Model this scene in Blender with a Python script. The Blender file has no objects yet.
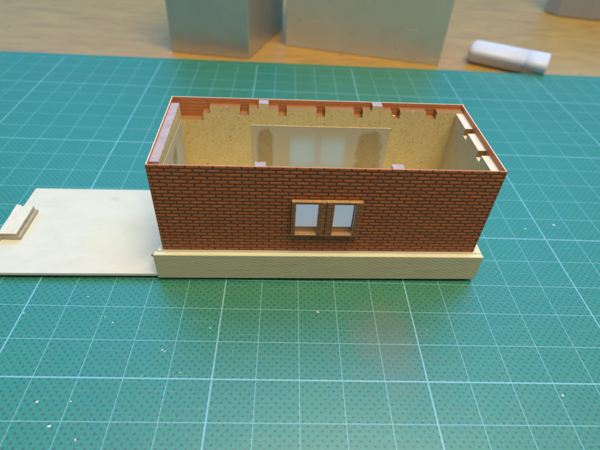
import bpy, bmesh, math, random
from mathutils import Matrix, Vector, noise
random.seed(7)
S = bpy.context.scene
COL = S.collection

# ------------------------------------------------------------------ camera (1 unit = 1 cm)
S.unit_settings.scale_length = 0.01
cam = bpy.data.cameras.new('camera')
cam.sensor_width = 36.0
cam.lens = 36.0 * 446.17 / 600.0
cam.clip_start = 0.5
cam.clip_end = 2000
co = bpy.data.objects.new('camera', cam)
COL.objects.link(co)
M = Matrix(((0.99872259, -0.02740106, -0.04245436, -0.51655),
            (-0.01347356, 0.66536092, -0.74640024, -5.29248),
            (0.04869963, 0.74601879, 0.66414179, 9.49478),
            (0, 0, 0, 1)))
co.matrix_world = M
cam.dof.use_dof = True
cam.dof.focus_distance = 11.3
cam.dof.aperture_fstop = 0.21
S.camera = co

# ------------------------------------------------------------------ room light
W = bpy.data.worlds.new('World')
S.world = W
W.use_nodes = True
W.node_tree.nodes['Background'].inputs[0].default_value = (0.36, 0.64, 1.0, 1)
W.node_tree.nodes['Background'].inputs[1].default_value = 0.30
S.view_settings.view_transform = 'Standard'
S.view_settings.look = 'None'
S.view_settings.exposure = 0.0
S.view_settings.gamma = 1.0


def area(name, loc, target, sx, sy, power, color):
    l = bpy.data.lights.new(name, 'AREA')
    l.shape = 'RECTANGLE'
    l.size = sx
    l.size_y = sy
    l.energy = power
    l.color = color
    o = bpy.data.objects.new(name, l)
    COL.objects.link(o)
    o.location = loc
    o.rotation_euler = (Vector(target) - Vector(loc)).to_track_quat('-Z', 'Y').to_euler()
    return o


# daylight from a wide window high behind the table, and a warm ceiling lamp over the table
area('window_light', (4, 77, 94), (0, 5, 0), 200, 118, 178000, (0.09, 0.48, 1.0))
area('ceiling_lamp', (12, -10, 77), (1, 3, 0), 44, 44, 76000, (1.0, 0.77, 0.48))


# ------------------------------------------------------------------ material helpers
class NT:
    def __init__(s, name):
        s.m = bpy.data.materials.new(name)
        s.m.use_nodes = True
        s.t = s.m.node_tree
        s.n = s.t.nodes
        s.b = s.n['Principled BSDF']
        s.out = s.n['Material Output']

    def new(s, typ, **k):
        n = s.n.new(typ)
        for a, v in k.items():
            setattr(n, a, v)
        return n

    def link(s, a, b):
        s.t.links.new(a, b)

    def math(s, op, a, b=None, c=None):
        n = s.new('ShaderNodeMath', operation=op)
        for i, v in enumerate((a, b, c)):
            if v is None:
                continue
            if isinstance(v, (int, float)):
                n.inputs[i].default_value = v
            else:
                s.link(v, n.inputs[i])
        return n.outputs[0]

    def mix(s, f, a, b, blend='MIX'):
        n = s.new('ShaderNodeMix', data_type='RGBA', blend_type=blend)
        for sock, v in ((n.inputs[0], f), (n.inputs[6], a), (n.inputs[7], b)):
            if isinstance(v, (int, float)):
                sock.default_value = v
            elif isinstance(v, tuple):
                sock.default_value = v if len(v) == 4 else (*v, 1)
            else:
                s.link(v, sock)
        return n.outputs[2]

    def coord(s, scale=(1, 1, 1), rot=(0, 0, 0), loc=(0, 0, 0)):
        tc = s.new('ShaderNodeTexCoord')
        mp = s.new('ShaderNodeMapping')
        mp.inputs['Scale'].default_value = scale
        mp.inputs['Rotation'].default_value = rot
        mp.inputs['Location'].default_value = loc
        s.link(tc.outputs['Object'], mp.inputs[0])
        return mp.outputs[0]

    def noise(s, vec, scale=5, detail=4, rough=0.6, dist=0.0):
        n = s.new('ShaderNodeTexNoise')
        n.inputs['Scale'].default_value = scale
        n.inputs['Detail'].default_value = detail
        n.inputs['Roughness'].default_value = rough
        n.inputs['Distortion'].default_value = dist
        s.link(vec, n.inputs['Vector'])
        return n.outputs[0]

    def ramp(s, f, stops):
        r = s.new('ShaderNodeValToRGB')
        e = r.color_ramp.elements
        while len(e) < len(stops):
            e.new(0.5)
        for i, (p, c) in enumerate(stops):
            e[i].position = p
            e[i].color = (*c, 1) if len(c) == 3 else c
        s.link(f, r.inputs[0])
        return r.outputs[0]

    def step(s, f, lo, hi):
        n = s.new('ShaderNodeMapRange', interpolation_type='SMOOTHSTEP')
        n.inputs[1].default_value = lo
        n.inputs[2].default_value = hi
        s.link(f, n.inputs[0])
        return n.outputs[0]

    def bump(s, h, strength=0.3, dist=0.01):
        n = s.new('ShaderNodeBump')
        n.inputs['Strength'].default_value = strength
        n.inputs['Distance'].default_value = dist
        s.link(h, n.inputs['Height'])
        s.link(n.outputs[0], s.b.inputs['Normal'])
        return n

    def base(s, c):
        if isinstance(c, tuple):
            s.b.inputs['Base Color'].default_value = (*c, 1)
        else:
            s.link(c, s.b.inputs['Base Color'])

    def set(s, **k):
        for a, v in k.items():
            sock = s.b.inputs[a.replace('_', ' ')]
            if isinstance(v, (int, float)):
                sock.default_value = v
            else:
                s.link(v, sock)
        return s


def mat_cutting():
    t = NT('cutting_mat_green')
    co_ = t.coord()
    sep = t.new('ShaderNodeSeparateXYZ')
    t.link(co_, sep.inputs[0])
    wob = t.noise(co_, 9, 3, 0.7)
    wob = t.math('MULTIPLY_ADD', wob, 0.016, -0.008)
    x = t.math('ADD', sep.outputs[0], wob)
    y = t.math('ADD', sep.outputs[1], wob)
    edge_n = t.noise(co_, 45, 2, 0.8)

    def line(v, off, period, w):
        a = t.math('ADD', v, off + 1000.0 * period)
        a = t.math('MODULO', a, period)
        a = t.math('SUBTRACT', a, period / 2)
        a = t.math('ABSOLUTE', a)
        d = t.math('SUBTRACT', period / 2, a)
        d = t.math('MULTIPLY_ADD', t.math('SUBTRACT', edge_n, 0.45), 0.040, d)
        return t.math('SUBTRACT', 1.0, t.step(d, w, w + 0.012))
    lx = line(x, 0, 1, 0.003)
    ly = line(y, 0, 1, 0.003)
    bx = line(x, 2, 5, 0.014)
    by = line(y, 0, 5, 0.014)
    l = t.math('MAXIMUM', t.math('MAXIMUM', lx, ly), t.math('MAXIMUM', bx, by))
    l = t.math('MULTIPLY', l, t.math('LESS_THAN', sep.outputs[1], 18.03))
    wear = t.noise(co_, 14, 4, 0.8)
    l = t.math('MULTIPLY', l, t.step(wear, 0.30, 0.46))
    # printed dots, staggered
    def lat(ox, oy):
        ax = t.math('SUBTRACT', t.math('MODULO', t.math('ADD', sep.outputs[0], 200 + ox), 0.2), 0.1)
        ay = t.math('SUBTRACT', t.math('MODULO', t.math('ADD', sep.outputs[1], 200 + oy), 0.2), 0.1)
        ax = t.math('MULTIPLY', ax, ax)
        ay = t.math('MULTIPLY', ay, ay)
        r = t.math('SQRT', t.math('ADD', ax, ay))
        return t.math('SUBTRACT', 1.0, t.step(r, 0.012, 0.046))
    dots = t.math('MAXIMUM', lat(0.03, 0.05), lat(0.13, 0.15))
    dn = t.noise(co_, 17, 2, 0.6)
    dots = t.math('MULTIPLY', dots, t.math('MULTIPLY_ADD', dn, 1.3, 0.15))
    big = t.noise(co_, 0.35, 3, 0.6)
    fine = t.noise(co_, 24, 4, 0.75)
    c = t.mix(big, (0.006, 0.158, 0.088), (0.012, 0.215, 0.112))
    c = t.mix(t.math('MULTIPLY', t.step(fine, 0.42, 0.75), 0.55), c, (0.05, 0.30, 0.19))
    c = t.mix(dots, c, (0.022, 0.050, 0.050))
    # a broad grey-brown patch with a ragged, soft edge
    st = t.coord(scale=(0.62, 0.42, 1), loc=(-2.2 * 0.62, -1.1 * 0.42, 0))
    ln = t.new('ShaderNodeVectorMath', operation='LENGTH')
    t.link(st, ln.inputs[0])
    sn = t.noise(co_, 1.3, 4, 0.6)
    sd = t.math('MULTIPLY_ADD', sn, -0.9, t.math('ADD', ln.outputs['Value'], 0.45))
    sm = t.math('MULTIPLY', t.math('SUBTRACT', 1.0, t.step(sd, 0.12, 0.75)), 0.50)
    c = t.mix(sm, c, (0.125, 0.145, 0.09))
    # fine knife scratches
    for i, ang in enumerate((0.55, -0.9, 1.9, -0.35, 1.1)):
        sc = t.coord(scale=(0.35, 22, 1), rot=(0, 0, ang), loc=(i * 3.1, 1.7 * i, 0))
        s_ = t.noise(sc, 1.7, 1, 0.4)
        s_ = t.math('MULTIPLY', t.step(s_, 0.70, 0.735), 0.32)
        c = t.mix(s_, c, (0.12, 0.38, 0.32) if i % 2 == 0 else (0.008, 0.09, 0.06))
    sp_ = t.noise(co_, 11, 2, 0.5)
    c = t.mix(t.math('MULTIPLY', t.step(sp_, 0.745, 0.765), 0.6), c, (0.35, 0.50, 0.42))
    c = t.mix(t.math('MULTIPLY', l, 0.85), c, (0.24, 0.52, 0.58))
    t.base(c)
    rn = t.noise(co_, 2.5, 4, 0.7)
    t.set(Roughness=t.math('MULTIPLY_ADD', rn, 0.20, 0.32), IOR=1.95)
    h = t.math('ADD', t.math('MULTIPLY', fine, 0.5), t.math('MULTIPLY', dots, -0.8))
    t.bump(h, 0.22, 0.01)
    return t.m


def mat_simple(name, col, rough=0.7, var=0.12, scale=8, bump=0.15, bdist=0.01, stretch=(1, 1, 1), metallic=0.0, rot=(0, 0, 0)):
    t = NT(name)
    v = t.coord(scale=stretch, rot=rot)
    n = t.noise(v, scale, 5, 0.65)
    lo = tuple(c * (1 - var) for c in col)
    hi = tuple(min(1, c * (1 + var)) for c in col)
    t.base(t.ramp(n, [(0.3, lo), (0.7, hi)]))
    t.set(Roughness=rough, Metallic=metallic)
    t.bump(n, bump, bdist)
    return t.m


def mat_chip(name, c0, c1, fleck, amount=0.5):
    t = NT(name)
    v = t.coord()
    vs = t.coord(scale=(1, 1, 1.6), rot=(0.4, 0.3, 0.5))
    n1 = t.noise(v, 3.0, 4, 0.6)
    n2 = t.noise(vs, 13, 5, 0.75, 1.2)
    n3 = t.noise(vs, 24, 3, 0.7, 0.8)
    c = t.mix(n1, c0, c1)
    c = t.mix(t.math('MULTIPLY', t.step(n2, 0.56, 0.68), amount), c, fleck)
    c = t.mix(t.math('MULTIPLY', t.step(n3, 0.58, 0.70), amount * 0.7), c, tuple(min(1, 1.5 * q) for q in c1))
    n4 = t.noise(vs, 7, 3, 0.7, 2.0)
    c = t.mix(t.math('MULTIPLY', t.step(n4, 0.66, 0.72), amount * 1.2), c, tuple(q * 0.5 for q in fleck))
    t.base(c)
    t.set(Roughness=0.75)
    t.bump(n2, 0.35, 0.012)
    return t.m


def mat_brick(name, stops, cdark=0.35):
    t = NT(name)
    oi = t.new('ShaderNodeObjectInfo')
    g = t.new('ShaderNodeNewGeometry')
    r = t.math('FRACT', t.math('ADD', t.math('MULTIPLY', oi.outputs['Random'], 7.31), g.outputs['Random Per Island']))
    c = t.ramp(r, stops)
    v = t.coord(scale=(1, 1, 1))
    n = t.noise(v, 26, 4, 0.7)
    c = t.mix(t.math('MULTIPLY', t.step(n, 0.5, 0.75), cdark), c, (0.24, 0.11, 0.05))
    t.base(c)
    t.set(Roughness=0.55)
    t.bump(n, 0.3, 0.006)
    return t.m


def mat_brick_back(name):
    """reverse of the embossed brick card: orange with the courses faintly showing through"""
    t = NT(name)
    v = t.coord()
    sep = t.new('ShaderNodeSeparateXYZ')
    t.link(v, sep.inputs[0])
    z = t.math('MODULO', t.math('ADD', sep.outputs[2], 10.0), 0.1037)
    a = t.math('ABSOLUTE', t.math('SUBTRACT', z, 0.052))
    ln = t.step(a, 0.030, 0.046)
    n = t.noise(t.coord(scale=(1, 1, 4)), 7, 5, 0.7)
    c = t.ramp(n, [(0.3, (0.55, 0.18, 0.05)), (0.7, (0.72, 0.27, 0.09))])
    c = t.mix(t.math('MULTIPLY', ln, 0.45), c, (0.30, 0.085, 0.03))
    t.base(c)
    t.set(Roughness=0.6)
    t.bump(ln, -0.3, 0.006)
    return t.m


def mat_sheet(name, blobs, alpha=0.64, axis='xz', trans=0.46):
    """milky drafting film; where glue wets it, it turns clear. blobs = (cx, cz, rx, rz)"""
    t = NT(name)
    v = t.coord()
    sep = t.new('ShaderNodeSeparateXYZ')
    t.link(v, sep.inputs[0])
    u = sep.outputs['xyz'.index(axis[0])]
    w = sep.outputs['xyz'.index(axis[1])]
    n = t.noise(v, 3.2, 3, 0.6)
    n2 = t.noise(v, 2.0, 3, 0.5)
    m = None
    for cx, cz, rx, rz in blobs:
        du = t.math('DIVIDE', t.math('SUBTRACT', u, cx), rx)
        dw = t.math('DIVIDE', t.math('SUBTRACT', w, cz), rz)
        # superellipse so the stain reads as a thumb-shaped run
        d = t.math('ADD', t.math('POWER', t.math('ABSOLUTE', du), 2.4), t.math('POWER', t.math('ABSOLUTE', dw), 4.0))
        d = t.math('MULTIPLY_ADD', n, 1.3, t.math('ADD', d, -0.65))
        b = t.math('SUBTRACT', 1.0, t.step(d, 0.50, 1.25))
        m = b if m is None else t.math('MAXIMUM', m, b)
    dif = t.new('ShaderNodeBsdfDiffuse')
    dif.inputs[0].default_value = (0.95, 0.87, 0.66, 1)
    trl = t.new('ShaderNodeBsdfTranslucent')
    trl.inputs[0].default_value = (0.90, 0.93, 0.95, 1)
    tr = t.new('ShaderNodeBsdfTransparent')
    tr.inputs[0].default_value = (0.99, 0.96, 0.90, 1)
    gl = t.new('ShaderNodeBsdfGlossy')
    gl.inputs['Roughness'].default_value = 0.25
    m1 = t.new('ShaderNodeMixShader')
    m1.inputs[0].default_value = trans
    t.link(dif.outputs[0], m1.inputs[1])
    t.link(trl.outputs[0], m1.inputs[2])
    m2 = t.new('ShaderNodeMixShader')
    f = t.math('MULTIPLY_ADD', n2, 0.06, alpha - 0.03)
    if m is not None:
        f = t.math('MULTIPLY', f, t.math('MULTIPLY_ADD', m, -0.84, 1.0))
    t.link(f, m2.inputs[0])
    t.link(tr.outputs[0], m2.inputs[1])
    t.link(m1.outputs[0], m2.inputs[2])
    m3 = t.new('ShaderNodeMixShader')
    fr = t.new('ShaderNodeFresnel')
    fr.inputs[0].default_value = 1.4
    t.link(t.math('MULTIPLY', fr.outputs[0], 0.6), m3.inputs[0])
    t.link(m2.outputs[0], m3.inputs[1])
    t.link(gl.outputs[0], m3.inputs[2])
    t.link(m3.outputs[0], t.out.inputs[0])
    return t.m


def mat_metal(name, col, rough=0.36, metallic=0.6):
    t = NT(name)
    v = t.coord()
    n = t.noise(v, 0.9, 5, 0.65)
    br = t.noise(t.coord(scale=(0.6, 0.6, 14)), 3.0, 4, 0.7)
    lo = tuple(c * 0.82 for c in col)
    c = t.mix(n, lo, col)
    sc = t.noise(t.coord(scale=(0.5, 0.5, 6.0), rot=(0.06, 0.1, 0)), 1.6, 4, 0.6)
    sm = t.math('MULTIPLY', t.step(sc, 0.63, 0.76), 0.4)
    c = t.mix(sm, c, (0.75, 0.78, 0.70))
    sp = t.noise(v, 5.5, 2, 0.5)
    c = t.mix(t.math('MULTIPLY', t.step(sp, 0.72, 0.76), 0.5), c, (0.10, 0.11, 0.09))
    t.base(c)
    t.set(Metallic=t.math('MULTIPLY_ADD', sm, -0.8, metallic), Roughness=t.math('MULTIPLY_ADD', br, 0.22, rough - 0.11))
    t.bump(br, 0.05, 0.01)
    return t.m


def mat_table():
    t = NT('table_wood')
    v = t.coord(scale=(0.22, 1.0, 1), rot=(0, 0, 0.10))
    n = t.noise(v, 1.6, 6, 0.65, 0.8)
    n2 = t.noise(t.coord(scale=(0.5, 4.5, 1), rot=(0, 0, 0.10)), 2.6, 5, 0.7)
    c = t.ramp(n, [(0.30, (0.35, 0.190, 0.040)), (0.52, (0.46, 0.265, 0.050)), (0.72, (0.52, 0.31, 0.065))])
    c = t.mix(t.math('MULTIPLY', t.step(n2, 0.50, 0.72), 0.35), c, (0.34, 0.17, 0.07))
    sp = t.noise(t.coord(), 1.9, 3, 0.6)
    c = t.mix(t.math('MULTIPLY', t.step(sp, 0.69, 0.73), 0.6), c, (0.10, 0.05, 0.03))
    t.base(c)
    t.set(Roughness=0.38, IOR=1.75)
    t.bump(n2, 0.08, 0.02)
    return t.m


def mat_plinth():
    """sawn timber strip, the grain running slantwise down its face"""
    t = NT('plinth_timber')
    rot = t.coord(rot=(0, math.radians(-24), 0))
    w = t.new('ShaderNodeTexWave', wave_type='BANDS', bands_direction='Z')
    w.inputs['Scale'].default_value = 3.3
    w.inputs['Distortion'].default_value = 0.9
    w.inputs['Detail'].default_value = 3
    w.inputs['Detail Scale'].default_value = 1.2
    t.link(rot, w.inputs[0])
    n = t.noise(t.coord(scale=(0.8, 3, 3), rot=(0, math.radians(-24), 0)), 5, 5, 0.7)
    n2 = t.noise(t.coord(scale=(0.25, 3, 7.0), rot=(0, math.radians(-24), 0)), 3.4, 4, 0.75)
    c = t.mix(n, (0.60, 0.50, 0.28), (0.74, 0.64, 0.40))
    c = t.mix(t.math('MULTIPLY', t.step(n2, 0.42, 0.68), 0.55), c, (0.44, 0.35, 0.18))
    c = t.mix(t.math('MULTIPLY', w.outputs['Fac'], t.math('MULTIPLY_ADD', n2, 1.1, -0.22)), c, (0.40, 0.31, 0.16))
    t.base(c)
    t.set(Roughness=0.6)
    t.bump(w.outputs['Fac'], 0.14, 0.01)
    return t.m


def mat_board():
    t = NT('baseboard_white')
    v = t.coord()
    n = t.noise(t.coord(scale=(0.7, 1.6, 1)), 1.5, 6, 0.62)
    c = t.ramp(n, [(0.3, (0.66, 0.62, 0.49)), (0.55, (0.70, 0.665, 0.54)), (0.8, (0.73, 0.70, 0.59))])
    sp = t.noise(v, 7, 3, 0.7)
    c = t.mix(t.math('MULTIPLY', t.step(sp, 0.66, 0.72), 0.22), c, (0.45, 0.40, 0.30))
    # yellowed glue round the strip, grubby spots along the wall
    for (cx, cy, rx, ry, col, k) in ((-4.45, 1.22, 0.42, 0.16, (0.70, 0.62, 0.34), 0.55), (-4.02, 1.9, 0.14, 0.75, (0.70, 0.62, 0.36), 0.45),
                                     (-0.12, 0.55, 0.16, 0.5, (0.45, 0.42, 0.32), 0.5), (-2.0, 3.3, 0.22, 0.12, (0.5, 0.48, 0.38), 0.45),
                                     (-1.6, 1.4, 0.9, 0.45, (0.72, 0.70, 0.50), 0.5)):
        mp = t.coord(scale=(1 / rx, 1 / ry, 0.0), loc=(-cx / rx, -cy / ry, 0))
        ln = t.new('ShaderNodeVectorMath', operation='LENGTH')
        t.link(mp, ln.inputs[0])
        d = t.math('MULTIPLY_ADD', sp, 0.8, t.math('ADD', ln.outputs['Value'], -0.4))
        b = t.math('MULTIPLY', t.math('SUBTRACT', 1.0, t.step(d, 0.4, 1.15)), k)
        c = t.mix(b, c, col)
    t.base(c)
    t.set(Roughness=0.6)
    t.bump(n, 0.08, 0.01)
    return t.m


MAT = dict(
    mat=mat_cutting(),
    mat_edge=mat_simple('cutting_mat_edge', (0.01, 0.11, 0.08), 0.6),
    table=mat_table(),
    board=mat_board(),
    foot=mat_simple('near_black_inset', (0.02, 0.022, 0.018), 0.8),
    plinth=mat_plinth(),
    plinth_top=mat_simple('pale_timber_top', (0.74, 0.77, 0.50), 0.55, 0.07, 5, 0.1, stretch=(0.5, 3, 3)),  # paler tone set on the planks' upper faces
    seam=mat_simple('joint_gap_shade', (0.42, 0.35, 0.20), 0.7),
    mortar=mat_simple('brick_card_mortar', (0.125, 0.048, 0.018), 0.6, 0.3, 20),
    brick=mat_brick('printed_brick', [(0.0, (0.42, 0.084, 0.018)), (0.35, (0.52, 0.124, 0.025)), (0.6, (0.47, 0.102, 0.021)),
                                      (0.8, (0.42, 0.115, 0.034)), (1.0, (0.40, 0.075, 0.022))]),
    brick_frame=mat_brick('printed_brick_brown', [(0.0, (0.31, 0.115, 0.040)), (0.5, (0.35, 0.135, 0.048)), (1.0, (0.29, 0.098, 0.036))]),
    card_back=mat_brick_back('brick_card_reverse'),
    frame_face=mat_simple('frame_card', (0.25, 0.090, 0.032), 0.6, 0.25, 18),
    cut_edge=mat_simple('card_cut_edge', (0.78, 0.55, 0.42), 0.6, 0.15, 10),
    front_edge=mat_simple('card_cut_edge_orange', (0.62, 0.26, 0.12), 0.6, 0.15, 10),
    gold_edge=mat_simple('chipboard_cut_edge_gold', (0.46, 0.27, 0.10), 0.5, 0.3, 14),
    reveal=mat_simple('window_reveal_brown', (0.20, 0.135, 0.105), 0.7, 0.2, 16),
    chip=mat_chip('hardboard_mustard', (0.62, 0.46, 0.175), (0.80, 0.63, 0.29), (0.20, 0.12, 0.035), 1.15),
    chip_grey=mat_chip('hardboard_drab', (0.50, 0.39, 0.20), (0.60, 0.48, 0.27), (0.27, 0.18, 0.08), 0.45),
    chip_edge=mat_chip('hardboard_cut_edge', (0.27, 0.135, 0.045), (0.36, 0.19, 0.07), (0.18, 0.08, 0.03), 0.6),
    lilac=mat_chip('lilac_cut_edge', (0.34, 0.25, 0.26), (0.54, 0.45, 0.47), (0.18, 0.11, 0.13), 1.0),
    pale=mat_chip('whitened_cut_edge', (0.70, 0.61, 0.47), (0.80, 0.74, 0.62), (0.50, 0.38, 0.25), 0.5),
    sheet_back=mat_sheet('drafting_film_back', [(2.88, 2.02, 0.25, 0.88), (6.03, 1.95, 0.40, 0.95)]),
    sheet_front=mat_sheet('drafting_film_front', [], 0.80, 'xz', 0.85),
    sheet_side=mat_sheet('drafting_film_side', [(1.75, 2.85, 0.30, 0.25)], 0.66, 'yz'),
    splinter=mat_simple('pale_splinter', (0.85, 0.72, 0.45), 0.6),
    strip=mat_simple('whitewood_strip', (0.74, 0.68, 0.54), 0.65, 0.12, 6, 0.3, stretch=(3, 0.6, 3)),
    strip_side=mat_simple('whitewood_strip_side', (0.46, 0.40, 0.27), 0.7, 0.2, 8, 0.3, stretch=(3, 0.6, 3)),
    metal_a=mat_metal('brushed_steel_block', (0.58, 0.59, 0.56), 0.36, 0.68),
    metal_b=mat_metal('scuffed_steel_block', (0.62, 0.63, 0.54), 0.46, 0.5),
    metal_c=mat_metal('dark_steel_block', (0.42, 0.44, 0.46), 0.40, 0.5),
    clear=None, plastic=None, crumb=mat_simple('white_crumbs', (0.80, 0.78, 0.72), 0.7),
)
t = NT('milky_plastic')
t.base((0.72, 0.75, 0.84))
t.set(Roughness=0.42, Subsurface_Weight=0.3, Transmission_Weight=0.12)
MAT['plastic'] = t.m
t = NT('clear_plastic_case')
t.base((0.80, 0.83, 0.86))
t.set(Roughness=0.15, Transmission_Weight=0.75, IOR=1.3)
MAT['clear'] = t.m


# ------------------------------------------------------------------ mesh helpers
def link(name, verts, faces, mats, midx=None, parent=None, smooth=False):
    me = bpy.data.meshes.new(name)
    me.from_pydata(verts, [], faces)
    for m in mats:
        me.materials.append(m)
    if midx:
        me.polygons.foreach_set('material_index', midx)
    if smooth:
        me.polygons.foreach_set('use_smooth', [True] * len(me.polygons))
    me.update()
    o = bpy.data.objects.new(name, me)
    COL.objects.link(o)
    if parent:
        o.parent = parent
    return o


def fix(o, bevel=0.0, seg=1):
    bm = bmesh.new()
    bm.from_mesh(o.data)
    bmesh.ops.remove_doubles(bm, verts=bm.verts, dist=1e-5)
    bmesh.ops.recalc_face_normals(bm, faces=bm.faces)
    if bevel:
        es = [e for e in bm.edges if len(e.link_faces) == 2 and e.calc_face_angle(0) > 0.5]
        bmesh.ops.bevel(bm, geom=es, offset=bevel, segments=seg, affect='EDGES', profile=0.5)
    bm.to_mesh(o.data)
    bm.free()
    return o


def boxv(x0, x1, y0, y1, z0, z1):
    v = [(x0, y0, z0), (x1, y0, z0), (x1, y1, z0), (x0, y1, z0), (x0, y0, z1), (x1, y0, z1), (x1, y1, z1), (x0, y1, z1)]
    f = [(0, 3, 2, 1), (4, 5, 6, 7), (0, 1, 5, 4), (1, 2, 6, 5), (2, 3, 7, 6), (3, 0, 4, 7)]
    return v, f


def box(name, x0, x1, y0, y1, z0, z1, mat, parent=None, bevel=0.006, top=None, wob=0.0):
    v, f = boxv(x0, x1, y0, y1, z0, z1)
    if wob:
        v = [tuple(c + random.uniform(-wob, wob) for c in p) for p in v]
    mats = [mat] + ([top] if top else [])
    o = link(name, v, f, mats, [0, 1 if top else 0, 0, 0, 0, 0], parent)
    return fix(o, bevel)


def prism(name, foot, z0, z1, mat, parent=None, bevel=0.04):
    n = len(foot)
    v = [(x, y, z0) for x, y in foot] + [(x, y, z1) for x, y in foot]
    f = [tuple(range(n))[::-1], tuple(range(n, 2 * n))] + [(i, (i + 1) % n, n + (i + 1) % n, n + i) for i in range(n)]
    o = link(name, v, f, [mat], None, parent)
    return fix(o, bevel, 2)


def slab(name, us, ws, filled, t0, t1, P, mats, parent, edge_wob=0.0):
    """a sheet standing in a plane, cut on a grid (u, w); only real outer faces are made.
    mats = (face at t0, face at t1, cut edges, cut edges facing up); P maps (u, w, t) to xyz"""
    V, F, MI, ids = [], [], [], {}
    def vid(i, j, k):
        key = (i, j, k)
        if key not in ids:
            ids[key] = len(V)
            u, w, tt = us[i], ws[j], (t0, t1)[k]
            if edge_wob and 0 < j:
                w += edge_wob * noise.noise(Vector((u * 3.1, w * 3.7, 1.3)))
            if edge_wob:
                u += edge_wob * noise.noise(Vector((u * 2.1, w * 5.7, 7.3)))
            V.append(P(u, w, tt))
        return ids[key]
    NU, NW = len(us) - 1, len(ws) - 1
    def fl(i, j):
        if i < 0 or j < 0 or i >= NU or j >= NW:
            return False
        return filled((us[i] + us[i + 1]) / 2, (ws[j] + ws[j + 1]) / 2)
    for i in range(NU):
        for j in range(NW):
            if not fl(i, j):
                continue
            F.append((vid(i, j, 0), vid(i + 1, j, 0), vid(i + 1, j + 1, 0), vid(i, j + 1, 0))); MI.append(0)
            F.append((vid(i, j, 1), vid(i, j + 1, 1), vid(i + 1, j + 1, 1), vid(i + 1, j, 1))); MI.append(1)
            for (di, dj, a, b, mi) in ((-1, 0, (i, j), (i, j + 1), 2), (1, 0, (i + 1, j), (i + 1, j + 1), 2),
                                       (0, -1, (i, j), (i + 1, j), 2), (0, 1, (i, j + 1), (i + 1, j + 1), 3)):
                if not fl(i + di, j + dj):
                    F.append((vid(*a, 0), vid(*b, 0), vid(*b, 1), vid(*a, 1))); MI.append(mi)
    o = link(name, V, F, list(mats), MI, parent)
    bm = bmesh.new()
    bm.from_mesh(o.data)
    bmesh.ops.recalc_face_normals(bm, faces=bm.faces)
    bm.to_mesh(o.data)
    bm.free()
    return o


def brick_geo(u0, u1, w0, w1, h, P, t_out, sgn):
    c = 0.008
    b = [(u0, w0), (u1, w0), (u1, w1), (u0, w1)]
    tp = [(u0 + c, w0 + c), (u1 - c, w0 + c), (u1 - c, w1 - c), (u0 + c, w1 - c)]
    v = [P(u, w, t_out) for u, w in b] + [P(u, w, t_out + sgn * h) for u, w in tp]
    f = [(4, 5, 6, 7), (0, 1, 5, 4), (1, 2, 6, 5), (2, 3, 7, 6), (3, 0, 4, 7)]
    return v, f


PITCH, COURSE, BH, BJ = 0.318, 0.1037, 0.064, 0.042


def brick_list(u0, u1, ztop, zbot, holes, off=0.10, pitch=PITCH):
    out, row, z = [], 0, ztop - 0.006
    while z - BH > zbot - 0.02:
        zb, zt = max(z - BH, zbot + 0.003), z
        x = u0 - off - (pitch / 2 if row % 2 else 0)
        while x < u1:
            a, b = max(x, u0 + 0.004), min(x + pitch - BJ, u1 - 0.004)
            segs = [(a, b)]
            for (h0, h1, hz0, hz1) in holes:
                if zt > hz0 and zb < hz1:
                    ns = []
                    for (p, q) in segs:
                        if q <= h0 or p >= h1:
                            ns.append((p, q))
                        else:
                            if p < h0 - 0.02: ns.append((p, h0))
                            if q > h1 + 0.02: ns.append((h1, q))
                    segs = ns
            for (p, q) in segs:
                if q - p > 0.025 and zt - zb > 0.015:
                    out.append((row, p, q, zb, zt))
            x += pitch
        z -= COURSE
        row += 1
    return out


def brick_mesh(name, lst, P, t_out, sgn, mat, parent, h=0.005):
    V, F = [], []
    for (row, p, q, zb, zt) in lst:
        j = random.uniform(-0.003, 0.003)
        v, f = brick_geo(p + j, q + j, zb, zt, h * random.uniform(0.7, 1.2), P, t_out, sgn)
        k = len(V)
        V += v
        F += [tuple(i + k for i in ff) for ff in f]
    o = link(name, V, F, [mat], None, parent)
    bm = bmesh.new(); bm.from_mesh(o.data)
    bmesh.ops.recalc_face_normals(bm, faces=bm.faces)
    bm.to_mesh(o.data); bm.free()
    return o


def structure(o):
    o['kind'] = 'structure'
    return o


def tag(o, label, cat, group=None):
    o['label'] = label
    o['category'] = cat
    if group:
        o['group'] = group
    return o


# ------------------------------------------------------------------ table and mat
table = structure(box('table_top', -90, 90, -60, 110, -3.3, -0.3, MAT['table'], bevel=0.1))

v, f = boxv(-30.0, 32.0, -26.5, 18.47, -0.298, 0.0)
o = link('cutting_mat', v, f, [MAT['mat_edge'], MAT['mat']], [0, 1, 0, 0, 0, 0])
fix(o, 0.03, 2)
tag(o, 'green self-healing cutting mat printed with a pale blue centimetre grid, lying on the wooden table', 'cutting mat')

# ------------------------------------------------------------------ the model building
B = bpy.data.objects.new('model_building', None)
COL.objects.link(B)
B.location = (-3.86, 2.93, 0)
B.rotation_euler = (0, 0, math.radians(1.33))
tag(B, 'roofless orange brick model building on a pale timber plinth, standing on the cutting mat', 'model building')

box('dark_inset', -4.55, 8.72, 0.12, 3.70, 0.001, 0.10, MAT['foot'], B, 0)  # near-black inset sheet filling the dark gap under the baseboard
bb = box('baseboard', -4.68, 8.72, 0.06, 3.80, 0.101, 0.20, MAT['board'], B, 0.008)
# make the white board's far left corner slightly out of square, as cut by hand
for vv in bb.data.vertices:
    if vv.co.x < -4 and vv.co.y < 1.0:
        vv.co.x -= 0.06

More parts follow.
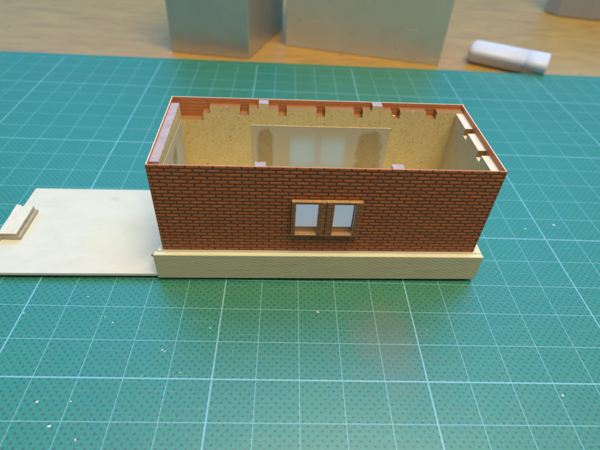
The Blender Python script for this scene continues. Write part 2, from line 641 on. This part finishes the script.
# plinth: front, right, left and back planks round a raised floor
H = 0.985
def plank(x0, x1, y0, y1, lab=None):
    return box('plinth_plank', x0, x1, y0, y1, 0.101 if y0 < 0.01 or x0 > 8.7 else 0.201, H, MAT['plinth'], B, 0.010, top=MAT['plinth_top'])
plank(0.02, 8.90, 0.0, 0.148)
plank(8.725, 8.895, 0.155, 3.82)
plank(0.10, 0.22, 0.16, 3.80)
plank(0.225, 8.72, 3.66, 3.82)
box('ledge_end', -0.035, 0.015, 0.03, 0.12, 0.90, 0.975, MAT['seam'], B, 0.006)
box('seam_strip', 0.225, 8.72, 0.152, 0.165, 0.8, H - 0.012, MAT['seam'], B, 0)  # filler strip, the shadow of the joint's gap is put into its colour
box('floor_panel', 0.225, 8.72, 0.166, 3.655, 0.70, H + 0.006, MAT['board'], B, 0)

# ---- brick card walls
X0, X1, Y0, Y1, ZT, ZB = 0.25, 8.66, 0.20, 3.62, 3.68, H + 0.008
TC = 0.03
WIN_F = ((3.70, 4.262), (4.648, 5.186))
WZ0, WZ1 = 1.67, 2.69
WIN_B = ((3.50, 4.41), (4.61, 5.45))
WBZ0, WBZ1 = 1.52, 2.86


def grid(base, *extra):
    s = set(base)
    for e in extra:
        s.update(e)
    return sorted(s)


def fill_between(a, b, step):
    n = max(1, int(round((b - a) / step)))
    return [a + (b - a) * i / n for i in range(n + 1)]


Pf = lambda u, w, tt: (u, tt, w)
Px = lambda u, w, tt: (tt, u, w)


def hole_fn(wins, z0, z1):
    return lambda u, w: not (z0 < w < z1 and any(a < u < b for a, b in wins))


fw = slab('front_brick_wall', grid([X0, X1], *WIN_F), [ZB, WZ0, WZ1, ZT], hole_fn(WIN_F, WZ0, WZ1), Y0, Y0 + TC, Pf,
          (MAT['mortar'], MAT['card_back'], MAT['cut_edge'], MAT['front_edge']), B)
bw = slab('back_brick_wall', grid([X0 - 0.02, X1 + 0.02], *WIN_B), [ZB, WBZ0, WBZ1, ZT], hole_fn(WIN_B, WBZ0, WBZ1), Y1 - TC, Y1, Pf,
          (MAT['card_back'], MAT['mortar'], MAT['cut_edge'], MAT['cut_edge']), B)
LWIN = ((0.95, 2.75),)
lw = slab('left_brick_wall', grid([Y0 + TC + 0.001, Y1 - TC - 0.001], *LWIN), [ZB, 1.35, 2.80, ZT - 0.01], hole_fn(LWIN, 1.35, 2.80), X0, X0 + TC, Px,
          (MAT['mortar'], MAT['card_back'], MAT['cut_edge'], MAT['cut_edge']), B)
rw = slab('right_brick_wall', [Y0 + TC + 0.001, Y1 - TC - 0.001], [ZB, ZT - 0.01], lambda u, w: True, X1 - TC, X1, Px,
          (MAT['card_back'], MAT['mortar'], MAT['cut_edge'], MAT['cut_edge']), B)
for w_, lab in ((fw, 'front wall of orange brick card with two small square windows'), (bw, 'back wall of brick card, its orange reverse showing above the hardboard'),
                (lw, 'left end wall of brick card with a pale cut top edge'), (rw, 'right end wall of brick card')):
    w_['label'] = lab

FH = ((3.592, 5.352, 1.615, 2.765),)
fl_ = brick_list(X0, X1, ZT, ZB, FH, off=0.05)
near, rest = fl_[:296], fl_[296:]
cache = {}
for (row, p, q, zb, zt) in near:          # the top courses, brick by brick
    L = round(q - p, 3)
    var = random.randrange(3)
    key = (L, var)
    if key not in cache:
        r_ = random.Random(hash(key) & 0xffff)
        P0 = lambda u, w, tt: (u, tt, w)
        v, f = brick_geo(-L / 2, L / 2, -BH / 2, BH / 2, 0.005 * (0.8, 1.0, 1.25)[var], P0, 0.0, -1)
        me = bpy.data.meshes.new('brick')
        me.from_pydata(v, [], f)
        me.materials.append(MAT['brick'])
        bm = bmesh.new(); bm.from_mesh(me)
        bmesh.ops.recalc_face_normals(bm, faces=bm.faces)
        bm.faces.ensure_lookup_table()
        if bm.faces[0].normal.y > 0:
            bmesh.ops.reverse_faces(bm, faces=bm.faces)
        bm.to_mesh(me); bm.free()
        cache[key] = me
    b = bpy.data.objects.new('brick', cache[key])
    COL.objects.link(b)
    b.parent = fw
    b.location = ((p + q) / 2 + random.uniform(-0.003, 0.003), Y0 - 0.0005, (zb + zt) / 2 + random.uniform(-0.002, 0.002))
    b.rotation_euler = (0, random.uniform(-0.006, 0.006), 0)
o = brick_mesh('lower_bricks', rest, Pf, Y0 - 0.0005, -1, MAT['brick'], fw); o['kind'] = 'stuff'
o = brick_mesh('wall_bricks', brick_list(X0 - 0.02, X1 + 0.02, ZT, ZB, ((3.42, 5.53, 1.46, 2.94),)), Pf, Y1 + 0.0005, 1, MAT['brick'], bw); o['kind'] = 'stuff'
o = brick_mesh('wall_bricks', brick_list(Y0 + TC, Y1 - TC, ZT - 0.01, ZB, ((0.95, 2.75, 1.35, 2.80),)), Px, X0 - 0.0005, -1, MAT['brick'], lw); o['kind'] = 'stuff'
o = brick_mesh('wall_bricks', brick_list(Y0 + TC, Y1 - TC, ZT - 0.01, ZB, ()), Px, X1 + 0.0005, 1, MAT['brick'], rw); o['kind'] = 'stuff'

# ---- window surrounds standing proud of the wall
def surround(x0, x1, z0, z1, win, wz, y_face, y_wall, sgn, top):
    o = slab('window_surround', [x0, win[0], win[1], x1], [z0, wz[0], wz[1], z1], lambda u, w: not (win[0] < u < win[1] and wz[0] < w < wz[1]),
             min(y_face, y_wall), max(y_face, y_wall), Pf,
             (MAT['frame_face'], MAT['frame_face'], MAT['gold_edge'], MAT['gold_edge']), B)
    lst = brick_list(x0, x1, z1, z0, ((win[0] - 0.004, win[1] + 0.004, wz[0], wz[1]),), off=0.07, pitch=0.20)
    s = brick_mesh('face_bricks', lst, Pf, y_face + sgn * 0.0005, sgn, MAT['brick_frame'], o, 0.003)
    s['kind'] = 'stuff'
    return o
surround(3.600, 4.452, 1.622, 2.750, WIN_F[0], (WZ0 + 0.002, WZ1 - 0.002), 0.090, Y0 - 0.001, -1, True)
surround(4.466, 5.345, 1.616, 2.752, WIN_F[1], (WZ0 + 0.002, WZ1 - 0.002), 0.088, Y0 - 0.001, -1, True)
surround(3.42, 4.505, 1.46, 2.94, WIN_B[0], (WBZ0 + 0.002, WBZ1 - 0.002), Y1 + 0.11, Y1 + 0.001, 1, True)
surround(4.515, 5.53, 1.46, 2.94, WIN_B[1], (WBZ0 + 0.002, WBZ1 - 0.002), Y1 + 0.11, Y1 + 0.001, 1, True)
box('splinter', 4.452, 4.475, 0.10, 0.14, 2.735, 2.80, MAT['splinter'], B, 0.004)

# ---- hardboard lining with castellated top
LA, LN, LT, LL, LS = 3.505, 3.295, 3.645, 3.10, 3.325
prof = [(0.29, 1.12, LL), (1.12, 1.32, LS), (1.32, 2.17, LA), (2.17, 2.425, LN), (2.425, 2.70, LA), (2.70, 2.98, LT), (2.98, 3.26, LA),
        (3.26, 3.49, LN), (3.49, 4.35, LA + .01), (4.35, 4.60, LN), (4.60, 5.43, LA + .015), (5.43, 5.69, LN), (5.69, 5.94, LA + .015), (5.94, 6.23, LT + .02),
        (6.23, 6.52, LA + .015), (6.52, 6.77, LN + .01), (6.77, 7.53, LA + .03), (7.53, 7.85, LN + .03), (7.85, 8.625, LA + .035)]
def lining(name, prof, wins, wz, t0, t1, mats, P):
    us = grid([p[0] for p in prof], [prof[-1][1]], *wins, fill_between(prof[0][0], prof[-1][1], 0.21))
    ws = grid([ZB + 0.001], [p[2] for p in prof], wz)
    hf = hole_fn(wins, *wz) if wins else (lambda u, w: True)
    def fl(u, w):
        for a, b, h in prof:
            if a <= u <= b:
                return w < h and hf(u, w)
        return False
    return slab(name, us, ws, fl, t0, t1, P, mats, B, 0.010)
bl = lining('back_lining', prof, ((3.62, 5.325),), (1.60, 2.665), 3.35, Y1 - TC - 0.002, (MAT['chip'], MAT['chip'], MAT['chip_edge'], MAT['chip_edge']), Pf)
# lilac stained tops of the tall tabs
box('tab_top', 2.705, 2.975, 3.355, 3.583, LT + 0.004, LT + 0.016, MAT['lilac'], bl, 0.004, wob=0.003)
box('tab_top', 5.945, 6.225, 3.355, 3.583, LT + 0.022, LT + 0.036, MAT['lilac'], bl, 0.004, wob=0.003)
proff = [(a, b, LA - 0.02 if h in (LL, LS) else (h - 0.02 if abs(h - LT) > 0.03 else LT - 0.032)) for a, b, h in prof]
fl2 = lining('front_lining', proff, ((3.69, 5.195),), (WZ0, WZ1), Y0 + TC + 0.002, 0.43, (MAT['reveal'], MAT['chip'], MAT['reveal'], MAT['chip_edge']), Pf)
box('tab_top', 2.705, 2.96, 0.24, 0.475, LT - 0.03, LT - 0.01, MAT['lilac'], fl2, 0.004, wob=0.003)
box('tab_top', 5.945, 6.225, 0.24, 0.485, LT - 0.03, LT - 0.008, MAT['lilac'], fl2, 0.004, wob=0.003)
profL = [(0.435, 3.346, 3.61)]
ll = lining('left_lining', profL, LWIN, (1.35, 2.80), X0 + TC + 0.002, 0.50, (MAT['chip'], MAT['chip'], MAT['lilac'], MAT['lilac']), Px)
profR = [(0.435, 1.16, 3.50), (1.16, 1.40, 3.30), (1.40, 2.25, 3.50), (2.25, 2.49, 3.30), (2.49, 3.346, 3.515)]
rl = lining('right_lining', profR, (), (1.5, 2.5), 8.415, X1 - TC - 0.002, (MAT['chip_grey'], MAT['chip_grey'], MAT['chip_edge'], MAT['pale']), Px)

# ---- films glued over the openings
def film(name, pts, mat, nrm, th=0.012):
    v = [Vector(p) for p in pts]
    n = Vector(nrm) * th
    V = [tuple(p) for p in v] + [tuple(p + n) for p in v]
    F = [(0, 1, 2, 3), (7, 6, 5, 4)] + [(i, (i + 1) % 4, 4 + (i + 1) % 4, 4 + i) for i in range(4)]
    return fix(link(name, V, F, [mat], None, B), 0)
film('glazing_film', [(2.485, 3.333, 1.40), (6.56, 3.333, 1.41), (6.59, 3.333, 2.99), (2.485, 3.333, 2.975)], MAT['sheet_back'], (0, 1, 0))
film('glazing_film', [(2.60, 0.434, 1.30), (6.45, 0.434, 1.30), (6.45, 0.434, 2.95), (2.60, 0.434, 2.95)], MAT['sheet_front'], (0, 1, 0))
film('glazing_film', [(0.515, 0.47, 1.10), (0.515, 3.12, 1.10), (0.53, 3.12, 3.22), (0.575, 0.47, 3.52)], MAT['sheet_side'], (1, 0, 0))
# bright cut edges of the films
for (x0, x1, z0, z1) in ((2.473, 6.60, 2.978, 2.992),):
    box('film_edge', x0, x1, 3.329, 3.345, z0 + 0.002, z1 + 0.002, MAT['splinter'], B, 0)

# splinters on the cut edge and small crumbs of card
box('splinter', 1.77, 1.795, 3.335, 3.36, LA - 0.03, LA + 0.055, MAT['splinter'], B, 0.004)
box('splinter', 7.11, 7.14, 3.33, 3.36, LA - 0.04, LA + 0.075, MAT['splinter'], B, 0.004, wob=0.006)
box('splinter', 6.60, 6.66, 3.44, 3.50, LN + 0.006, LN + 0.05, MAT['splinter'], B, 0.006, wob=0.008)

# ---- stepped strip glued to the far end of the baseboard
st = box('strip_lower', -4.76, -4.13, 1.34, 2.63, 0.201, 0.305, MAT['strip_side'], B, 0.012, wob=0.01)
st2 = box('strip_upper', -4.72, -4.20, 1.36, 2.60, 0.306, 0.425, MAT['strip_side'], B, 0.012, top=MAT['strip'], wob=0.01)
box('strip_chip', -4.78, -4.64, 2.28, 2.72, 0.201, 0.38, MAT['strip'], B, 0.012, wob=0.012)
box('strip_chip', -4.86, -4.68, 1.28, 1.42, 0.201, 0.25, MAT['strip_side'], B, 0.012, wob=0.012)

# ------------------------------------------------------------------ steel blocks at the back
def block(loc, foot, h, mat, label, group='steel blocks behind the mat'):
    o = prism('steel_block', [(x - loc[0], y - loc[1]) for x, y in foot], 0.0, h, mat, None, 0.12 if h == 6.0 else 0.05)
    o.location = (loc[0], loc[1], -0.299)
    return tag(o, label, 'metal block', group)
block((-4.7, 22.5), [(-6.93, 20.1), (-2.55, 19.50), (-0.75, 24.9), (-5.1, 25.6)], 7.5, MAT['metal_a'], 'smooth grey steel block at the back left, its right side reflecting the yellow table')
block((3.8, 23), [(-0.57, 21.82), (8.22, 19.74), (9.2, 24.6), (0.5, 26.7)], 8.0, MAT['metal_b'], 'wide scuffed grey-green steel block behind the middle of the mat')
block((22, 33), [(19.5, 31.7), (20.05, 30.4), (26.5, 29.0), (27.2, 31.5)], 6.0, MAT['metal_c'], 'dark grey block cut by the top right corner of the photo, beyond the plastic tube')

# ------------------------------------------------------------------ milky plastic tube
def lathe(name, prof, n, mat, parent=None, caps=True):
    V, F = [], []
    for (x, r) in prof:
        for i in range(n):
            a = 2 * math.pi * i / n
            # slightly flattened, with a soft ridge on top
            k = 1.0 / (abs(math.cos(a + 0.5)) ** 3.4 + abs(math.sin(a + 0.5)) ** 3.4) ** (1 / 3.4)
            V.append((x, r * k * math.sin(a), r * k * math.cos(a)))
    for j in range(len(prof) - 1):
        for i in range(n):
            F.append((j * n + i, j * n + (i + 1) % n, (j + 1) * n + (i + 1) % n, (j + 1) * n + i))
    F.append(tuple(range(n))); F.append(tuple(range((len(prof) - 1) * n, len(prof) * n))[::-1])
    o = link(name, V, F, [mat], None, parent, smooth=True)
    return fix(o)
T = bpy.data.objects.new('plastic_tube', None)
COL.objects.link(T)
T.scale = (1, 1, 0.85)
T.location = (10.25, 20.75, -0.30 + 0.60)
T.rotation_euler = (0, 0, math.atan2(18.86 - 20.67, 13.86 - 10.3))
tag(T, 'milky white plastic tube with a rounded end, lying on the table beyond the mat', 'plastic tube')
lathe('tube_body', [(-0.10, 0.30), (-0.02, 0.46), (0.10, 0.58), (0.30, 0.63), (3.0, 0.635), (3.02, 0.61)], 40, MAT['plastic'], T)
lathe('tube_cap', [(3.021, 0.60), (3.035, 0.645), (3.6, 0.65), (4.12, 0.655), (4.16, 0.63)], 40, MAT['plastic'], T)

# ------------------------------------------------------------------ crumbs and flecks on the mat
V, F = [], []
fl0 = [(-10.0, 14.51, .045), (-4.95, -0.56, .03), (-5.66, -0.58, .055), (-3.74, 3.94, .02), (8.6, 5.73, .06), (7.53, 5.5, .045), (-2.23, 1.39, .03),
       (-3.28, 0.74, .03), (-3.21, 0.71, .03), (0.52, 1.95, .04), (-5.54, 2.3, .03), (-6.95, 1.74, .03), (-4.91, 1.67, .03), (-4.67, 1.5, .03),
       (-3.59, 0.06, .025), (-4.57, -1.37, .03), (-5.2, -1.1, .045), (-2.74, 0.15, .03), (3.3, 1.45, .03), (-1.6, 0.75, .02), (6.1, -0.3, .05), (8.0, -1.2, .04)]
for k in range(90):
    fl0.append((random.uniform(-12, 13), random.uniform(-3, 12), random.uniform(0.006, 0.013)))
for (x, y, r) in fl0:
    r *= 0.72
    lx, ly = (x + 3.86), (y - 2.93)
    if -4.9 < lx < 9.0 and -0.05 < ly < 3.9:
        continue
    k = len(V)
    a0 = random.uniform(0, 6.28)
    el = random.uniform(1, 1.9)
    n = 6
    for zz, rr in ((0.0005, 1.0), (r * 0.2, 0.6)):
        for i in range(n):
            a = 2 * math.pi * i / n
            q = rr * r * random.uniform(0.7, 1.2) * 0.7
            px, py = q * math.cos(a) * el, q * math.sin(a)
            V.append((x + px * math.cos(a0) - py * math.sin(a0), y + px * math.sin(a0) + py * math.cos(a0), zz))
    F.append(tuple(k + n + i for i in range(n)))
    for i in range(n):
        F.append((k + i, k + (i + 1) % n, k + n + (i + 1) % n, k + n + i))
o = link('paper_crumbs', V, F, [MAT['crumb']])
o['kind'] = 'stuff'
tag(o, 'tiny white crumbs and flecks of card scattered over the green mat', 'crumbs')
